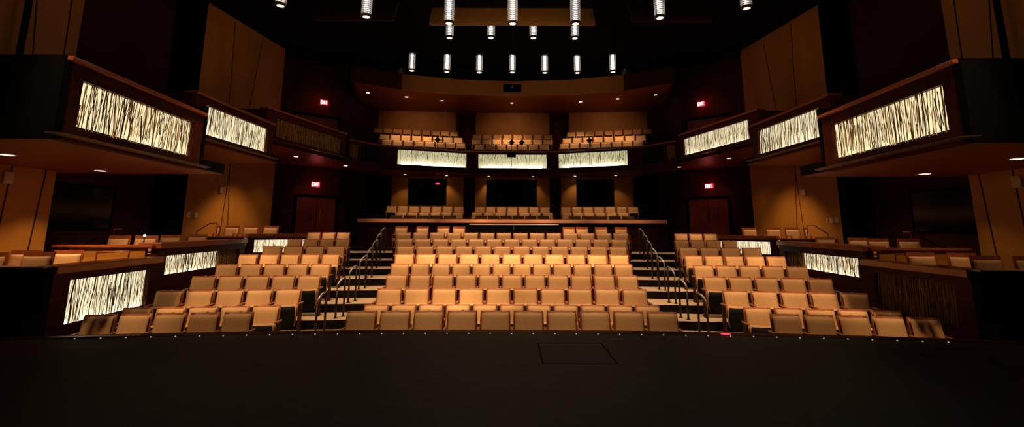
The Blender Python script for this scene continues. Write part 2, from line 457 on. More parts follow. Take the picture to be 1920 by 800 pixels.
LB = {
 1: ((-7.56, 7.70), (-7.92, 10.45), .36, .31, -.86, .82, -.20, .56),
 2: ((-8.06, 10.55), (-8.62, 14.9), .32, .35, -.86, 1.12, .35, .81),
 3: ((-9.02, 15.75), (-7.45, 17.35), .2, .3, -.4, 1.27, .59, 1.06)}
word = {1: 'nearest', 2: 'middle', 3: 'farthest'}
for s in (-1, 1):
    for k, (A, B_, ma, mb_, zb, zt, p0, p1) in UB.items():
        a, b_ = ab(A, B_, s); ang, L_ = local_front(a, b_)
        u0, u1 = uu(ma, L_-mb_, L_, s)
        lit = 'diff' if k == 1 else 'diff_w'
        if k == 3 and s < 0: lit = 'resin_off'
        front('balcony_box_front', a, b_, zb, zt, [(u0, u1, p0, p1, lit)],
              '%s upper box front on the %s with mahogany frame and %s reed panel' % (word[k], SN[s], 'unlit brown' if lit == 'resin_off' else 'glowing'),
              'box front', npm=46 if k == 1 else 40)
    for k, (A, B_, ma, mb_, zb, zt, p0, p1) in LB.items():
        a, b_ = ab(A, B_, s); ang, L_ = local_front(a, b_)
        u0, u1 = uu(ma, L_-mb_, L_, s)
        if k == 2:
            um = ma+ (2.5 if s < 0 else 2.7)
            q0, q1 = uu(ma, um, L_, s); r0, r1 = uu(um, L_-mb_, L_, s)
            pans = sorted([(q0, q1, p0, p1, 'diff_w'), (r0, r1, p0, p1, 'resin_off')])
            desc = 'half lit'
        elif k == 1 and s > 0: pans = [(u0, u1, p0, p1, 'resin_off')]; desc = 'unlit brown'
        else: pans = [(u0, u1, p0, p1, 'diff_w')]; desc = 'glowing'
        front('stalls_box_front', a, b_, zb, zt, pans,
              '%s lower box front on the %s with mahogany frame and %s reed panel' % (word[k], SN[s], desc), 'box front', ledge=False,
              rail_w=.42 if k < 3 else .3, npm=38, rh=.13)

# centre balcony front : five facets from box 3 to box 3
pts = [(-7.20, 19.66), (-6.05, 21.10), (-2.02, 22.55), (2.02, 22.55), (6.05, 21.10), (7.20, 19.66)]
zb, zt = 4.22, 5.36
broot = thing('balcony_parapet', 'curved mahogany balcony front at centre with three bright reed panels and pale rail', 'balcony front', (0, 22.55, zb))
def facet(i, pans, lm='led_c'):
    a, b_ = pts[i], pts[i+1]
    return front('balcony_front', a, b_, zb, zt, pans, None, None, ledge=False, rail_w=.26, led_mat=lm, npm=40, root=broot, ins=.2)
def Lf(i): return local_front(pts[i], pts[i+1])[1]
L1 = Lf(1); LC = Lf(2); L0 = Lf(0)
facet(1, [(.62, L1-.30, 4.46, 5.20, 'diff_c')])
facet(2, [(.30, LC-.30, 4.46, 5.18, 'diff_c')])
facet(3, [(.30, L1-.62, 4.46, 5.20, 'diff_c')])
for i, s in ((0, -1), (4, 1)):
    q = [(.06, .50, 4.46, 5.2, 'resin_off')] if s < 0 else [(L0-.5, L0-.06, 4.46, 5.2, 'resin_off')]
    facet(i, q)
    m = MB()
    g0, g1 = (.62, L0-.14) if s < 0 else (.14, L0-.62)
    m.box(g0, g1, -.012, .0, .25, .98, 'black'); m.box(g0+.03, g1-.03, -.018, -.012, .28, .95, 'seat_black')
    o = m.build('speaker_grille', broot); o.location = (pts[i][0], pts[i][1]-22.55, 0); o.rotation_euler.z = local_front(pts[i], pts[i+1])[0]

# microphones on the centre balcony rail
def mic(x, y, rz, label):
    t = thing('rail_microphone', label, 'microphone', (x, y, 5.36), rz, 'microphones on the balcony rail')
    m = MB(); m.lathe([(0, 0), (.05, 0), (.05, .02), (.012, .03), (0, .03)], 'black', 10); m.build('stand_base', t)
    m = MB(); m.tube([(0, 0, .02), (0, 0, .30)], .012, 'black', 6); m.build('stand_pole', t)
    m = MB()
    ring = [(.14*math.cos(a), 0, .46+.14*math.sin(a)) for a in [2*PI*k/4 for k in range(5)]]
    m.tube(ring, .022, 'black', 6); m.build('shock_mount', t)
    m = MB(); m.tube([(0, -.10, .46), (0, .10, .46)], .085, 'black', 10); m.build('microphone_head', t)
    m = MB(); m.tube([(-.22, 0, .46), (.22, 0, .46)], .009, 'black', 5); m.tube([(0, 0, .30), (0, 0, .66)], .009, 'black', 5); m.build('mount_arm', t)
mic(-3.72, 22.05, .34, 'black microphone in a diamond mount on the left balcony rail')
mic(-.05, 22.68, 0, 'black microphone in a diamond mount at the middle of the balcony rail')
mic(.47, 22.68, 0, 'black microphone just right of the middle one on balcony rail')
mic(3.80, 22.02, -.34, 'black microphone in a diamond mount on the right balcony rail')
t = thing('rail_speaker', 'small black box hung over the top of the centre reed panel', 'speaker', (-.05, 22.48, 5.05))
m = MB(); m.box(-.22, .22, -.10, .06, -.02, .19, 'black'); m.build('cabinet', t, False, .01)
m = MB(); m.box(-.012, .012, -.01, .03, -.60, -.02, 'black'); m.build('cable', t)
m = MB(); m.box(-.10, -.07, -.02, .05, .19, .30, 'dmetal'); m.box(.07, .10, -.02, .05, .19, .30, 'dmetal'); m.build('hook', t)

# ------------------------------------------------------------------ gallery floors / soffits and end walls
def slab(poly, z0, z1, s=-1, bot='soffit'):
    b = MB(); pp = [(x*(-s) if s > 0 else x, y) for x, y in poly]
    if s > 0: pp = [(-x, y) for x, y in poly]
    b.prism(pp, z0, z1, 'black', mtop='under', mbot=bot); o = b.build('gallery_floor'); o['kind'] = 'structure'
WX = -12.1
for s in (-1, 1):
    slab([(-6.52, 6.36), (-6.80, 9.60), (-6.85, 10.7), (WX, 10.7), (WX, 6.36)], 2.72, 2.95, s)
    slab([(-7.83, 10.75), (-7.75, 14.2), (-7.8, 15.08), (WX, 15.08), (WX, 10.75)], 3.60, 3.80, s)
    slab([(-8.49, 15.15), (-7.38, 19.5), (-6.15, 21.18), (-6.15, 22.3), (-7.8, 25.3), (WX, 25.3), (WX, 15.15)], 4.36, 4.6, s)
    # end walls facing the stage
    b = MB()
    sg = lambda x: x if s < 0 else -x
    b.box(sg(-6.46), sg(WX), 6.24, 6.36, 2.70, 3.92, 'black')
    b.box(sg(-6.72), sg(WX), 9.66, 9.74, 2.95, 4.1, 'black')
    b.box(sg(-7.8), sg(WX), 10.68, 10.74, 2.95, 4.70, 'mahog')
    b.box(sg(-8.45), sg(WX), 15.08, 15.14, 3.80, 5.50, 'mahog')
    b.build('box_end_wall')['kind'] = 'structure'
    # lower boxes: platforms, end walls
    b = MB()
    def pl(poly, z): b.prism([(sg(x), y) for x, y in poly], -.9, z, 'black', mtop='under')
    pl([(-7.75, 7.66), (-8.12, 10.5), (WX, 10.5), (WX, 7.66)], .08)
    pl([(-8.24, 10.55), (-8.80, 14.95), (-9.1, 15.6), (WX, 15.6), (WX, 10.55)], .35)
    pl([(-9.2, 15.62), (-7.7, 17.25), (WX, 17.25), (WX, 15.62)], .64)
    b.build('box_platform')['kind'] = 'structure'
    b = MB(); b.box(sg(-7.56), sg(-12.4), 7.56, 7.68, -.95, .80, 'black'); b.build('box_end_wall')['kind'] = 'structure'
    b = MB(); b.box(sg(-7.58), sg(-12.4), 7.54, 7.72, .80, .825, 'steel'); b.build('trim_2')['kind'] = 'structure'
    # parapet between box one and two
    t = thing('box_partition', 'tan partition with mahogany cap between the two nearest lower boxes on the %s' % SN[s], 'partition', (sg(-8.1), 10.52, .08))
    m = MB(); m.box(sg(-.22), sg(-1.95), -.02, .04, 0, .93, 'amber'); m.build('panel', t)
    m = MB(); m.box(sg(-.02), sg(-2.3), -.08, .10, .93, .99, 'rail'); m.build('cap', t, False, .01)
    t = thing('box_partition', 'dark mahogany partition between the two farthest lower boxes on the %s' % SN[s], 'partition', (sg(-9.0), 15.6, .35))
    m = MB(); m.box(sg(-.1), sg(-1.9), -.02, .04, 0, .78, 'mahog'); m.build('panel', t)
    m = MB(); m.box(sg(-.02), sg(-2.0), -.08, .10, .78, .84, 'rail'); m.build('cap', t, False, .01)
# centre gallery: slab under balcony and stepped tiers
b = MB()
b.prism([(-6.1, 21.22), (-2.02, 22.68), (2.02, 22.68), (6.1, 21.22), (7.6, 25.3), (-7.6, 25.3)], 4.26, 4.5, 'black', mtop='under', mbot='soffit')
b.build('gallery_floor')['kind'] = 'structure'
b = MB()
def tier(off0, off1, z):
    f = [(-6.9, 21.6), (-2.1, 22.85), (2.1, 22.85), (6.9, 21.6)]
    b.prism([(x*(1+.03*off0), y+off0) for x, y in f]+[(x*(1+.03*off1), y+off1) for x, y in reversed(f)], 4.5, z, 'black', mtop='under')
tier(0, .95, 4.97); tier(.95, 1.75, 5.43)
b.prism([(-7.4, 23.35), (-2.2, 24.6), (2.2, 24.6), (7.4, 23.35), (7.75, 25.35), (2.2, 25.75), (-2.2, 25.75), (-7.75, 25.35)], 4.5, 5.95, 'black', mtop='under')
b.build('balcony_tier')['kind'] = 'structure'

# ------------------------------------------------------------------ walls
ZC = 9.5
def wall(b, x0, y0, x1, y1, z0, z1, m, th=.15):
    """vertical slab whose room face runs (x0,y0)->(x1,y1), thickness on the left-hand side"""
    d = Vector((x1-x0, y1-y0)).normalized(); n = Vector((-d.y, d.x))*th
    q = [(x0, y0), (x1, y1), (x1+n.x, y1+n.y), (x0+n.x, y0+n.y)]
    b.hexa([(x, y, z0) for x, y in q]+[(x, y, z1) for x, y in q], m)
def mwall(b, s, x0, y0, x1, y1, z0, z1, m, th=.15):
    if s < 0: wall(b, x0, y0, x1, y1, z0, z1, m, th)
    else: wall(b, -x1, y1, -x0, y0, z0, z1, m, th)
def groove(b, s, P0, P1, za, zb_, fa, fb, w=.016):
    """slanted joint on the wall P0->P1 from height za (fraction fa) to zb_ (fb), proud by 3 mm"""
    d = Vector((P1[0]-P0[0], P1[1]-P0[1])); L_ = d.length; d.normalize(); n = Vector((d.y, -d.x))*.004
    a = Vector(P0)+d*L_*fa; c = Vector(P0)+d*L_*fb
    q = []
    for (p, z) in ((a, za), (c, zb_)):
        for sgn in (-1, 1):
            for dep in (0, 1):
                q.append((p.x+d.x*w*sgn+n.x*dep, p.y+d.y*w*sgn+n.y*dep, z))
    # q: a-,a-out,a+,a+out,c-,...
    vv = [q[0], q[1], q[3], q[2], q[4], q[5], q[7], q[6]]
    if s > 0: vv = [(-x, y, z) for x, y, z in vv]
    b.hexa(vv, 'groove')
for s in (-1, 1):
    b = MB()
    PA0, PA1 = (-10.25, 5.0), (-10.43, 10.3)
    PB0, PB1 = (-11.0, 15.3), (-10.35, 19.6)
    mwall(b, s, *PA0, *PA1, 0, ZC, 'amber')
    mwall(b, s, -12.1, 10.3, -12.1, 15.3, 0, ZC, 'brown')
    mwall(b, s, *PB0, *PB1, 0, ZC, 'amber')
    mwall(b, s, -10.43, 10.3, -12.2, 10.35, 0, ZC, 'brown')
    mwall(b, s, -12.2, 15.25, -11.0, 15.3, 0, ZC, 'black')
    mwall(b, s, -10.35, 19.6, -10.8, 19.75, 0, ZC, 'black')
    mwall(b, s, -10.85, 19.7, -10.75, 20.3, 0, ZC, 'brown')
    mwall(b, s, -10.8, 20.27, -8.4, 22.0, 0, ZC, 'brown')
    mwall(b, s, -8.4, 22.0, -7.7, 25.4, 0, ZC, 'brown')
    mwall(b, s, -12.5, -4, -12.5, 7.6, -1, ZC, 'black')
    mwall(b, s, -12.5, 7.6, -12.3, 10.3, -1, ZC, 'black')
    for (a, c) in ((.80, .82), (.925, .955)):
        groove(b, s, PA0, PA1, .1, 2.72, a, c)
    groove(b, s, PA0, PA1, 3.0, 9.4, .86, .74); groove(b, s, PA0, PA1, 3.0, 9.4, .955, .93)
    groove(b, s, PB0, PB1, .7, 4.3, .47, .40); groove(b, s, PB0, PB1, .7, 4.3, .37, .42)
    groove(b, s, PB0, PB1, 4.5, 9.4, .34, .30); groove(b, s, PB0, PB1, 4.5, 9.4, .52, .66)
    b.build('wall_'+SN[s])['kind'] = 'structure'
    # black pipe on the upper near wall
    m = MB(); m.box(-.04, .04, -.04, .04, 0, 6.5, 'black'); o = m.build('wall_pipe'); o.location = ((-10.2)*(-s)*-1*(-1) if False else (-10.18 if s < 0 else 10.18), 8.9, 2.98)
    tag(o, 'black vertical pipe up the amber wall above the %s upper box' % SN[s], 'pipe')
    # dark recessed windows in the side recess, lower level
    o = thing('wall_window', 'dark unlit window in the brown recess behind the lower boxes on the %s' % SN[s], 'window', (-12.09 if s < 0 else 12.09, 12.5, 1.45))
    m = MB(); xx = .03 if s < 0 else -.03
    m.box(0, xx, -.95, 1.25, 0, 1.15, 'glass'); m.build('glass', o)
    m = MB()
    for q in ((-1.0, -.95, -.05, 1.2), (1.25, 1.30, -.05, 1.2), (-.95, 1.25, -.05, 0), (-.95, 1.25, 1.15, 1.2)): m.box(0, xx*1.5, q[0], q[1], q[2], q[3], 'black')
    m.build('frame', o)
b = MB(); b.box(-12.5, 12.5, -4.15, -4, -1, ZC, 'black'); b.build('wall_front')['kind'] = 'structure'
# back walls
b = MB()
def bsec(x0, y0, x1, y1, z0, z1, m): wall(b, x0, y0, x1, y1, z0, z1, m)
# lower level
wx = [(-6.4, 24.0, -2.62, 24.35, -5.55, -3.52), (-2.02, 24.5, 2.02, 24.5, -1.42, 1.33), (2.62, 24.35, 6.4, 24.0, 3.42, 5.42)]
wins = []
for (x0, y0, x1, y1, a, c) in wx:
    f = lambda x: y0+(y1-y0)*(x-x0)/(x1-x0)
    bsec(x0, y0, a, f(a), .9, 4.26, 'amber'); bsec(c, f(c), x1, y1, .9, 4.26, 'amber')
    bsec(a, f(a), c, f(c), .9, 2.68, 'amber'); bsec(a, f(a), c, f(c), 4.12, 4.26, 'amber')
    wins.append((a, f(a), c, f(c)))
bsec(-2.75, 24.9, 2.75, 24.9, .9, 4.26, 'brown')
bsec(-7.9, 24.6, -6.3, 24.05, .7, 4.26, 'black'); bsec(6.3, 24.05, 7.9, 24.6, .7, 4.26, 'black')
# upper level
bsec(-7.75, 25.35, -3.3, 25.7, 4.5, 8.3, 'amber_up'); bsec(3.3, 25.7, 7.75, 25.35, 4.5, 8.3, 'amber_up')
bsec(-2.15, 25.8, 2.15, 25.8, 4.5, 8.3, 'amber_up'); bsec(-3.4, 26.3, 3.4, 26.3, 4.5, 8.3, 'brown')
b.box(-3.31, -3.2, 25.7, 26.35, 4.5, 8.3, 'brown'); b.box(3.2, 3.31, 25.7, 26.35, 4.5, 8.3, 'brown')
b.build('wall_back')['kind'] = 'structure'
for i, (a, ya, c, yc) in enumerate(wins):
    ang = math.atan2(yc-ya, c-a); L_ = math.hypot(c-a, yc-ya)
    t = bpy.data.objects.new('window_%d' % (i+1), None); col.objects.link(t); t.location = (a, ya, 2.68); t.rotation_euler.z = ang
    t['kind'] = 'structure'
    m = MB(); m.box(0, L_, .08, .10, 0, 1.44, 'glass'); m.build('glass', t)
    m = MB()
    for q in ((0, .03, 0, 1.44), (L_-.03, L_, 0, 1.44), (.03, L_-.03, 0, .03), (.03, L_-.03, 1.41, 1.44)): m.box(q[0], q[1], -.01, .10, q[2], q[3], 'groove')
    m.build('window_frame', t)
m = MB(); m.lathe([(0, .012), (.02, .008), (.03, 0)], 'red_dot', 10); o = m.build('indicator_light'); o.rotation_euler = (PI/2, 0, 0); o.scale = (4.2, 1.3, 1); o.location = (-4.02, 24.26, 3.86)
tag(o, 'small red glow on the dark control window left of centre', 'indicator light')

for (x, y, z, sc_, lab) in ((3.02, 6.72, .006, 2.4, 'small red light on the stage rim in front of the right aisle'), (-7.28, 22.0, 5.62, 2.6, 'small red light beside the left end of the balcony seats')):
    m = MB(); m.lathe([(0, .012), (.02, .008), (.03, 0)], 'red_dot', 10); o = m.build('indicator_light'); o.location = (x, y, z)
    o.scale = (sc_, sc_*.7, 1) ; o.rotation_euler = (0 if z < 1 else PI/2, 0, 0)
    tag(o, lab, 'indicator light')
# fascia over balcony + soffit
b = MB(); fp = [(-8.15, 22.9), (-7.45, 20.0), (-5.4, 21.2), (-2.84, 22.0), (0, 22.25), (2.84, 22.0), (5.4, 21.2), (7.45, 20.0), (8.15, 22.9)]
for i in range(len(fp)-1):
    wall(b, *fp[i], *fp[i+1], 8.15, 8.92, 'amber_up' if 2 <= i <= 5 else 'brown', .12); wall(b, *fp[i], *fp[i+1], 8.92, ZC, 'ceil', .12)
b.build('wall_fascia')['kind'] = 'structure'
b = MB(); b.prism([(x*.995, y+.12) for x, y in fp]+[(7.9, 26.4), (-7.9, 26.4)], 8.18, 8.40, 'black', mbot='soffit'); b.build('ceiling')['kind'] = 'structure'
b = MB(); b.prism([(-12.6, -4.1), (12.6, -4.1), (12.6, 26.6), (-12.6, 26.6)], ZC, ZC+.2, 'ceil'); b.build('ceiling')['kind'] = 'structure'
# control port in fascia
t = thing('fascia_port', 'black rectangular opening with thin metal frame in the amber fascia above balcony', 'projection port', (-.03, 22.22, 8.33))
m = MB(); m.box(-.46, .46, -.02, .02, 0, .42, 'glass'); m.build('opening', t)
m = MB()
for q in ((-.48, .48, -.02, 0), (-.48, .48, .42, .44), (-.48, -.46, 0, .42), (.46, .48, 0, .42)): m.box(q[0], q[1], -.04, .02, q[2], q[3], 'grey')
m.build('frame', t)
m = MB(); m.tube([(0, -.05, .36), (0, -.07, .28), (0, -.12, .20)], [.03, .05, .06], 'grey', 8); m.build('fixture', t)

# ------------------------------------------------------------------ rear stalls wall + counter
W0, W1 = (-5.80, 17.35), (5.85, 17.35)
t = thing('cross_aisle_wall', 'long dark mahogany wall with a light wood cap behind the stalls rows', 'partition', (0, 17.42, .55))
m = MB()
P = [(-5.83, -.10), (-3, .04), (0, .10), (3, .04), (5.83, -.10)]
for (xa, ya), (xb, yb) in zip(P, P[1:]):
    m.hexa([(xa, ya, 0), (xb, yb, 0), (xb, yb+.16, 0), (xa, ya+.16, 0), (xa, ya, 1.20), (xb, yb, 1.20), (xb, yb+.16, 1.20), (xa, ya+.16, 1.20)], 'mahog_dark')
m.build('panel', t)
m = MB()
for (xa, ya), (xb, yb) in zip(P, P[1:]):
    m.hexa([(xa, ya-.10, 1.15), (xb, yb-.10, 1.15), (xb, yb+.26, 1.20), (xa, ya+.26, 1.20), (xa, ya-.06, 1.28), (xb, yb-.06, 1.28), (xb, yb+.26, 1.28), (xa, ya+.26, 1.28)], 'cap_wood')
m.build('cap', t)
t = thing('control_desk', 'black sound control desk with a thin steel top edge against the cross-aisle wall', 'desk', (.06, 17.05, z9))
m = MB(); m.box(-1.62, 1.62, -.02, .25, 0, .98, 'black'); m.build('body', t)
m = MB(); m.box(-1.66, 1.66, -.06, .30, .98, 1.015, 'steel'); m.build('top', t)
m = MB(); m.box(-.008, .008, -.03, -.02, .80, .96, 'grey'); m.build('handle', t)

# ------------------------------------------------------------------ doors and exit signs
def door(x, y, z, ang, h, w_, n, label):
    t = bpy.data.objects.new('door_%d' % n, None); col.objects.link(t); t.location = (x, y, z); t.rotation_euler.z = ang; t['kind'] = 'structure'; t['label'] = label
    m = MB()
    for q in ((-w_-.12, -w_, 0, h), (w_, w_+.12, 0, h), (-w_-.12, w_+.12, h, h+.12)): m.box(q[0], q[1], -.06, .06, q[2], q[3], 'black')
    m.build('door_frame', t)
    for sx in (-1, 1):
        m = MB(); m.box(sx*.01, sx*w_, -.03, .03, 0, h, 'door'); lf = m.build('door_leaf', t)
        m = MB(); xx = sx*.16; m.tube([(xx, -.03, .95), (xx, -.09, .97), (xx, -.09, 1.55), (xx, -.03, 1.57)], .014, 'metal', 8); m.build('door_handle', lf)
def exit_sign(x, y, z, ang, label):
    t = thing('exit_sign', label, 'exit sign', (x, y, z), ang, 'red exit signs')
    m = MB(); m.box(-.18, .18, -.03, .03, -.11, .11, 'exit_bg'); m.build('sign_plate', t)
    def bars(L_):
        q = MB()
        for (x0, x1, z0, z1) in L_: q.box(x0, x1, -.045, -.03, z0, z1, 'exit')
        return q
    u = .018; H2 = .075
    def letter(name, segs, cx):
        q = MB()
        for (p0, p1) in segs:
            a = Vector((cx+p0[0]*.028, 0, p0[1]*H2)); c = Vector((cx+p1[0]*.028, 0, p1[1]*H2)); d = (c-a).normalized(); nn = Vector((-d.z, 0, d.x))*.011
            q.hexa([tuple(v) for v in ((a.x-nn.x, -.03, a.z-nn.z), (c.x-nn.x, -.03, c.z-nn.z), (c.x+nn.x, -.03, c.z+nn.z), (a.x+nn.x, -.03, a.z+nn.z),
                                       (a.x-nn.x, -.045, a.z-nn.z), (c.x-nn.x, -.045, c.z-nn.z), (c.x+nn.x, -.045, c.z+nn.z), (a.x+nn.x, -.045, a.z+nn.z))], 'exit')
        q.build(name, t)
    letter('letter', [((-1, -1), (-1, 1)), ((-1, 1), (1, 1)), ((-1, 0), (.8, 0)), ((-1, -1), (1, -1))], -.125)
    letter('letter', [((-1, -1), (1, 1)), ((-1, 1), (1, -1))], -.045)
    letter('letter', [((0, -1), (0, 1))], .02)
    letter('letter', [((-1, 1), (1, 1)), ((0, -1), (0, 1))], .085)
dang = math.atan2(1.73, 2.4)
nrm = Vector((math.sin(dang), -math.cos(dang)))
for s in (-1, 1):
    def onC(f, off):
        p = Vector((-10.8+2.4*f, 20.27+1.73*f))+nrm*off
        return (p.x if s < 0 else -p.x, p.y)
    a = dang if s < 0 else -dang
    x, y = onC(.66, .04); door(x, y, .78, a, 2.12, .86, 1 if s < 0 else 2, 'red wooden double door at %s lower level' % SN[s])
    x, y = onC(.58, .04); door(x, y, 4.60, a, 2.15, .95, 3 if s < 0 else 4, 'dark red double door at %s gallery level' % SN[s])
    x, y = onC(.62, .10); exit_sign(x, y, 3.50, a, 'red EXIT sign on the %s under the gallery above the lower double door' % SN[s])
    x, y = onC(.66, .10); exit_sign(x, y, 7.50, a, 'red EXIT sign high on the %s above the gallery double door' % SN[s])
    l = bpy.data.lights.new('exit_glow', 'POINT'); l.energy = 2.2; l.color = (1, .02, .04); l.shadow_soft_size = .1
    for zz in (3.5, 7.5):
        o = bpy.data.objects.new('exit_glow', l); col.objects.link(o); x, y = onC(.62, .30); o.location = (x, y, zz)

# small wall plates
def plate(x, y, z, s, label, w_=.10, h=.16, m='white', ang=0):
    b = MB(); b.box(-.02, .02, -w_, w_, -h/2, h/2, m); o = b.build('wall_plate', None, False, .006)
    o.location = (x, y, z); o.rotation_euler.z = ang; tag(o, label, 'wall plate')
plate(-10.37, 9.28, 2.46, -1, 'pale wall speaker on the amber panel at far left', .09, .24)
plate(10.37, 9.28, 2.46, 1, 'pale wall speaker on the amber panel at far right', .09, .24)
plate(-10.75, 16.72, 2.85, -1, 'small pale control plate on the left amber wall above the boxes', .09, .2)
plate(10.75, 16.72, 2.85, 1, 'small pale control plate on the right amber wall above the boxes', .09, .2)
plate(-10.96, 15.47, 1.90, -1, 'pale switch plate low on left amber wall, nearer of two', .07, .2)
plate(-10.90, 15.75, 1.90, -1, 'pale switch plate low on left amber wall, farther of two', .06, .18)
for i, yy in enumerate((15.42, 15.67, 15.92)):
    plate(10.93, yy, 1.80, 1, 'pale switch plate low on right amber wall, %s of three' % ['nearest', 'middle', 'farthest'][i], .07, .18)
plate(-7.99, 23.9, 2.95, -1, 'grey dome sensor on the dark wall right of left lower doors', .07, .2, 'grey', R(10))
plate(7.99, 23.9, 2.95, 1, 'grey dome sensor on the dark wall left of right lower doors', .07, .2, 'grey', R(-10))

# ------------------------------------------------------------------ aisle handrails
HRX = [-3.93, -3.90, -3.97, -4.04, -4.15, -4.30, -4.46, -4.60]
for s in (-1, 1):
    for i, xx in enumerate(HRX):
        k = 2+i; zf = ROWZ[k-1] if i == 0 else ROWZ[k-1]; y = arcy(ys(k)-.35, xx); zf = ROWZ[k] if k > 2 else ROWZ[1]
        zf = ROWZ[k]
        fx = xx if s < 0 else -xx
        t = thing('aisle_handrail', 'curved metal handrail on two black posts, %s from the stage in %s aisle' % ('nearest' if i == 0 else ORD[i+1], SN[s]), 'handrail', (fx, y, zf), 0, 'handrails in the stepped aisles')
        dx = .09*(1 if s < 0 else -1)
        for j, (px, py, h) in enumerate(((0, 0, .60), (dx, .22, .84))):
            m = MB(); m.tube([(px, py, 0), (px, py, h)], .023, 'dmetal', 8); m.build('post', t, True)
            m = MB(); m.lathe([(0, .012), (.045, .012), (.05, 0)], 'dmetal', 10, (px, py)); m.build('floor_flange', t)
        m = MB()
        pts_ = [(0, 0, .58), (0, -.02, .66), (dx*.08, 0, .72), (dx*.35, .06, .79), (dx*.7, .13, .84), (dx, .19, .86), (dx*1.05, .22, .845), (dx, .22, .80)]
        m.tube(pts_, [.012, .015, .019, .021, .021, .019, .015, .012], 'metal', 8); m.build('grip', t, True)

# ------------------------------------------------------------------ chairs in the boxes
def bchairs(s, lst, where, grp):
    nL = len(lst)
    for i, (x, y, z, rz) in enumerate(lst):
        xx = x if s < 0 else -x; r = rz if s < 0 else -rz
        nm = ['nearest the stage', 'second from the stage', 'third from the stage', 'fourth from the stage', 'fifth from the stage'][i] if i < nL-1 or nL < 3 else 'farthest from the stage'
        chair(xx, y, z, r, 'wood-framed tan chair, %s %s box, %s' % (where, SN[s], nm), grp)
G = 'loose chairs in the lower boxes'
bchairs(-1, [(-9.72, 8.45, .08, .10), (-9.02, 8.62, .08, .15), (-9.95, 9.30, .08, .25), (-9.22, 9.45, .08, .25)], 'nearest lower', G)
bchairs(-1, [(-9.90, 11.4, .35, .1), (-9.27, 11.5, .35, .2), (-9.75, 13.0, .35, .25), (-9.65, 14.0, .35, .3)], 'middle lower', G)
bchairs(-1, [(-10.9, 16.5, .64, .1), (-10.25, 16.6, .64, .1), (-9.6, 16.68, .64, .1), (-8.95, 16.85, .64, .1)], 'farthest lower', G)
bchairs(1, [(-9.72, 8.5, .08, .1), (-9.02, 8.62, .08, .15), (-9.45, 9.55, .08, .25), (-8.75, 9.75, .08, .25)], 'nearest lower', G)
bchairs(1, [(-9.95, 11.35, .35, .1), (-9.30, 11.5, .35, .1), (-9.45, 12.4, .35, .2), (-9.6, 14.0, .35, .3)], 'middle lower', G)
bchairs(1, [(-10.9, 16.5, .64, .1), (-10.25, 16.6, .64, .1), (-9.6, 16.68, .64, .1), (-8.85, 16.95, .64, .1)], 'farthest lower', G)

# box handrails + bright rail lights
def stair_rail(pts_, posts, label, name='stair_rail'):
    x0, y0, z0 = pts_[0]
    t = thing(name, label, 'handrail', (x0, y0, posts[0][3] if posts else z0))
    o = Vector(t.location)
    m = MB(); m.tube([Vector(p)-o for p in pts_], .018, 'rail', 8); m.build('handrail', t, True)
    for (x, y, ztop, zbot) in posts:
        m = MB(); m.tube([Vector((x, y, zbot))-o, Vector((x, y, ztop))-o], .014, 'rail', 6); m.build('post', t)
for s in (-1, 1):
    sg = lambda x: x if s < 0 else -x
    stair_rail([(sg(-9.9), 7.38, .62), (sg(-8.0), 7.38, -.12)], [(sg(-9.9), 7.38, .62, -.88), (sg(-8.05), 7.38, -.1, -.88)], 'slanted wooden handrail in front of the black box wall at far %s' % SN[s])
    stair_rail([(sg(-9.1), 10.15, .92), (sg(-8.35), 10.1, .95), (sg(-8.35), 10.1, .80)], [(sg(-9.1), 10.15, .92, .08)], 'low bent rail among the chairs of the nearest %s box' % SN[s])
    stair_rail([(sg(-11.1), 12.0, 1.05), (sg(-10.4), 12.0, 1.42), (sg(-10.2), 12.0, 1.42)], [(sg(-10.4), 12.0, 1.42, .35)], 'thin bent rail behind the chairs of the middle %s box' % SN[s])
    stair_rail([(sg(-10.6), 15.45, 1.35), (sg(-10.15), 15.4, 1.62), (sg(-9.9), 15.4, 1.62), (sg(-9.9), 15.4, 1.3)], [(sg(-10.6), 15.45, 1.35, .35)], 'thin bent rail at the back of the middle %s box' % SN[s])
def bulb(x, y, z, base, label, r=.03):
    t = thing('bulb_lamp', label, 'lamp', (x, y, base))
    m = MB(); m.lathe([(0, 0), (.05, 0), (.05, .02), (.015, .03), (.015, z-base-r), (0, z-base-r)], 'dmetal', 10); m.build('stand', t)
    m = MB(); m.lathe([(0, -r), (r*.7, -r*.7), (r, 0), (r*.7, r*.7), (0, r)], 'glow', 10); o = m.build('bulb', t, True); o.location.z = z-base
bulb(-8.94, 11.2, 1.27, .35, 'small bright lamp beside the chairs of the middle left box')
bulb(9.0, 9.0, .95, .08, 'small bright lamp beside the chairs of the nearest right box')
bulb(-7.75, 6.55, .14, 0, 'small bright lamp low at far left edge of the stage', .045)

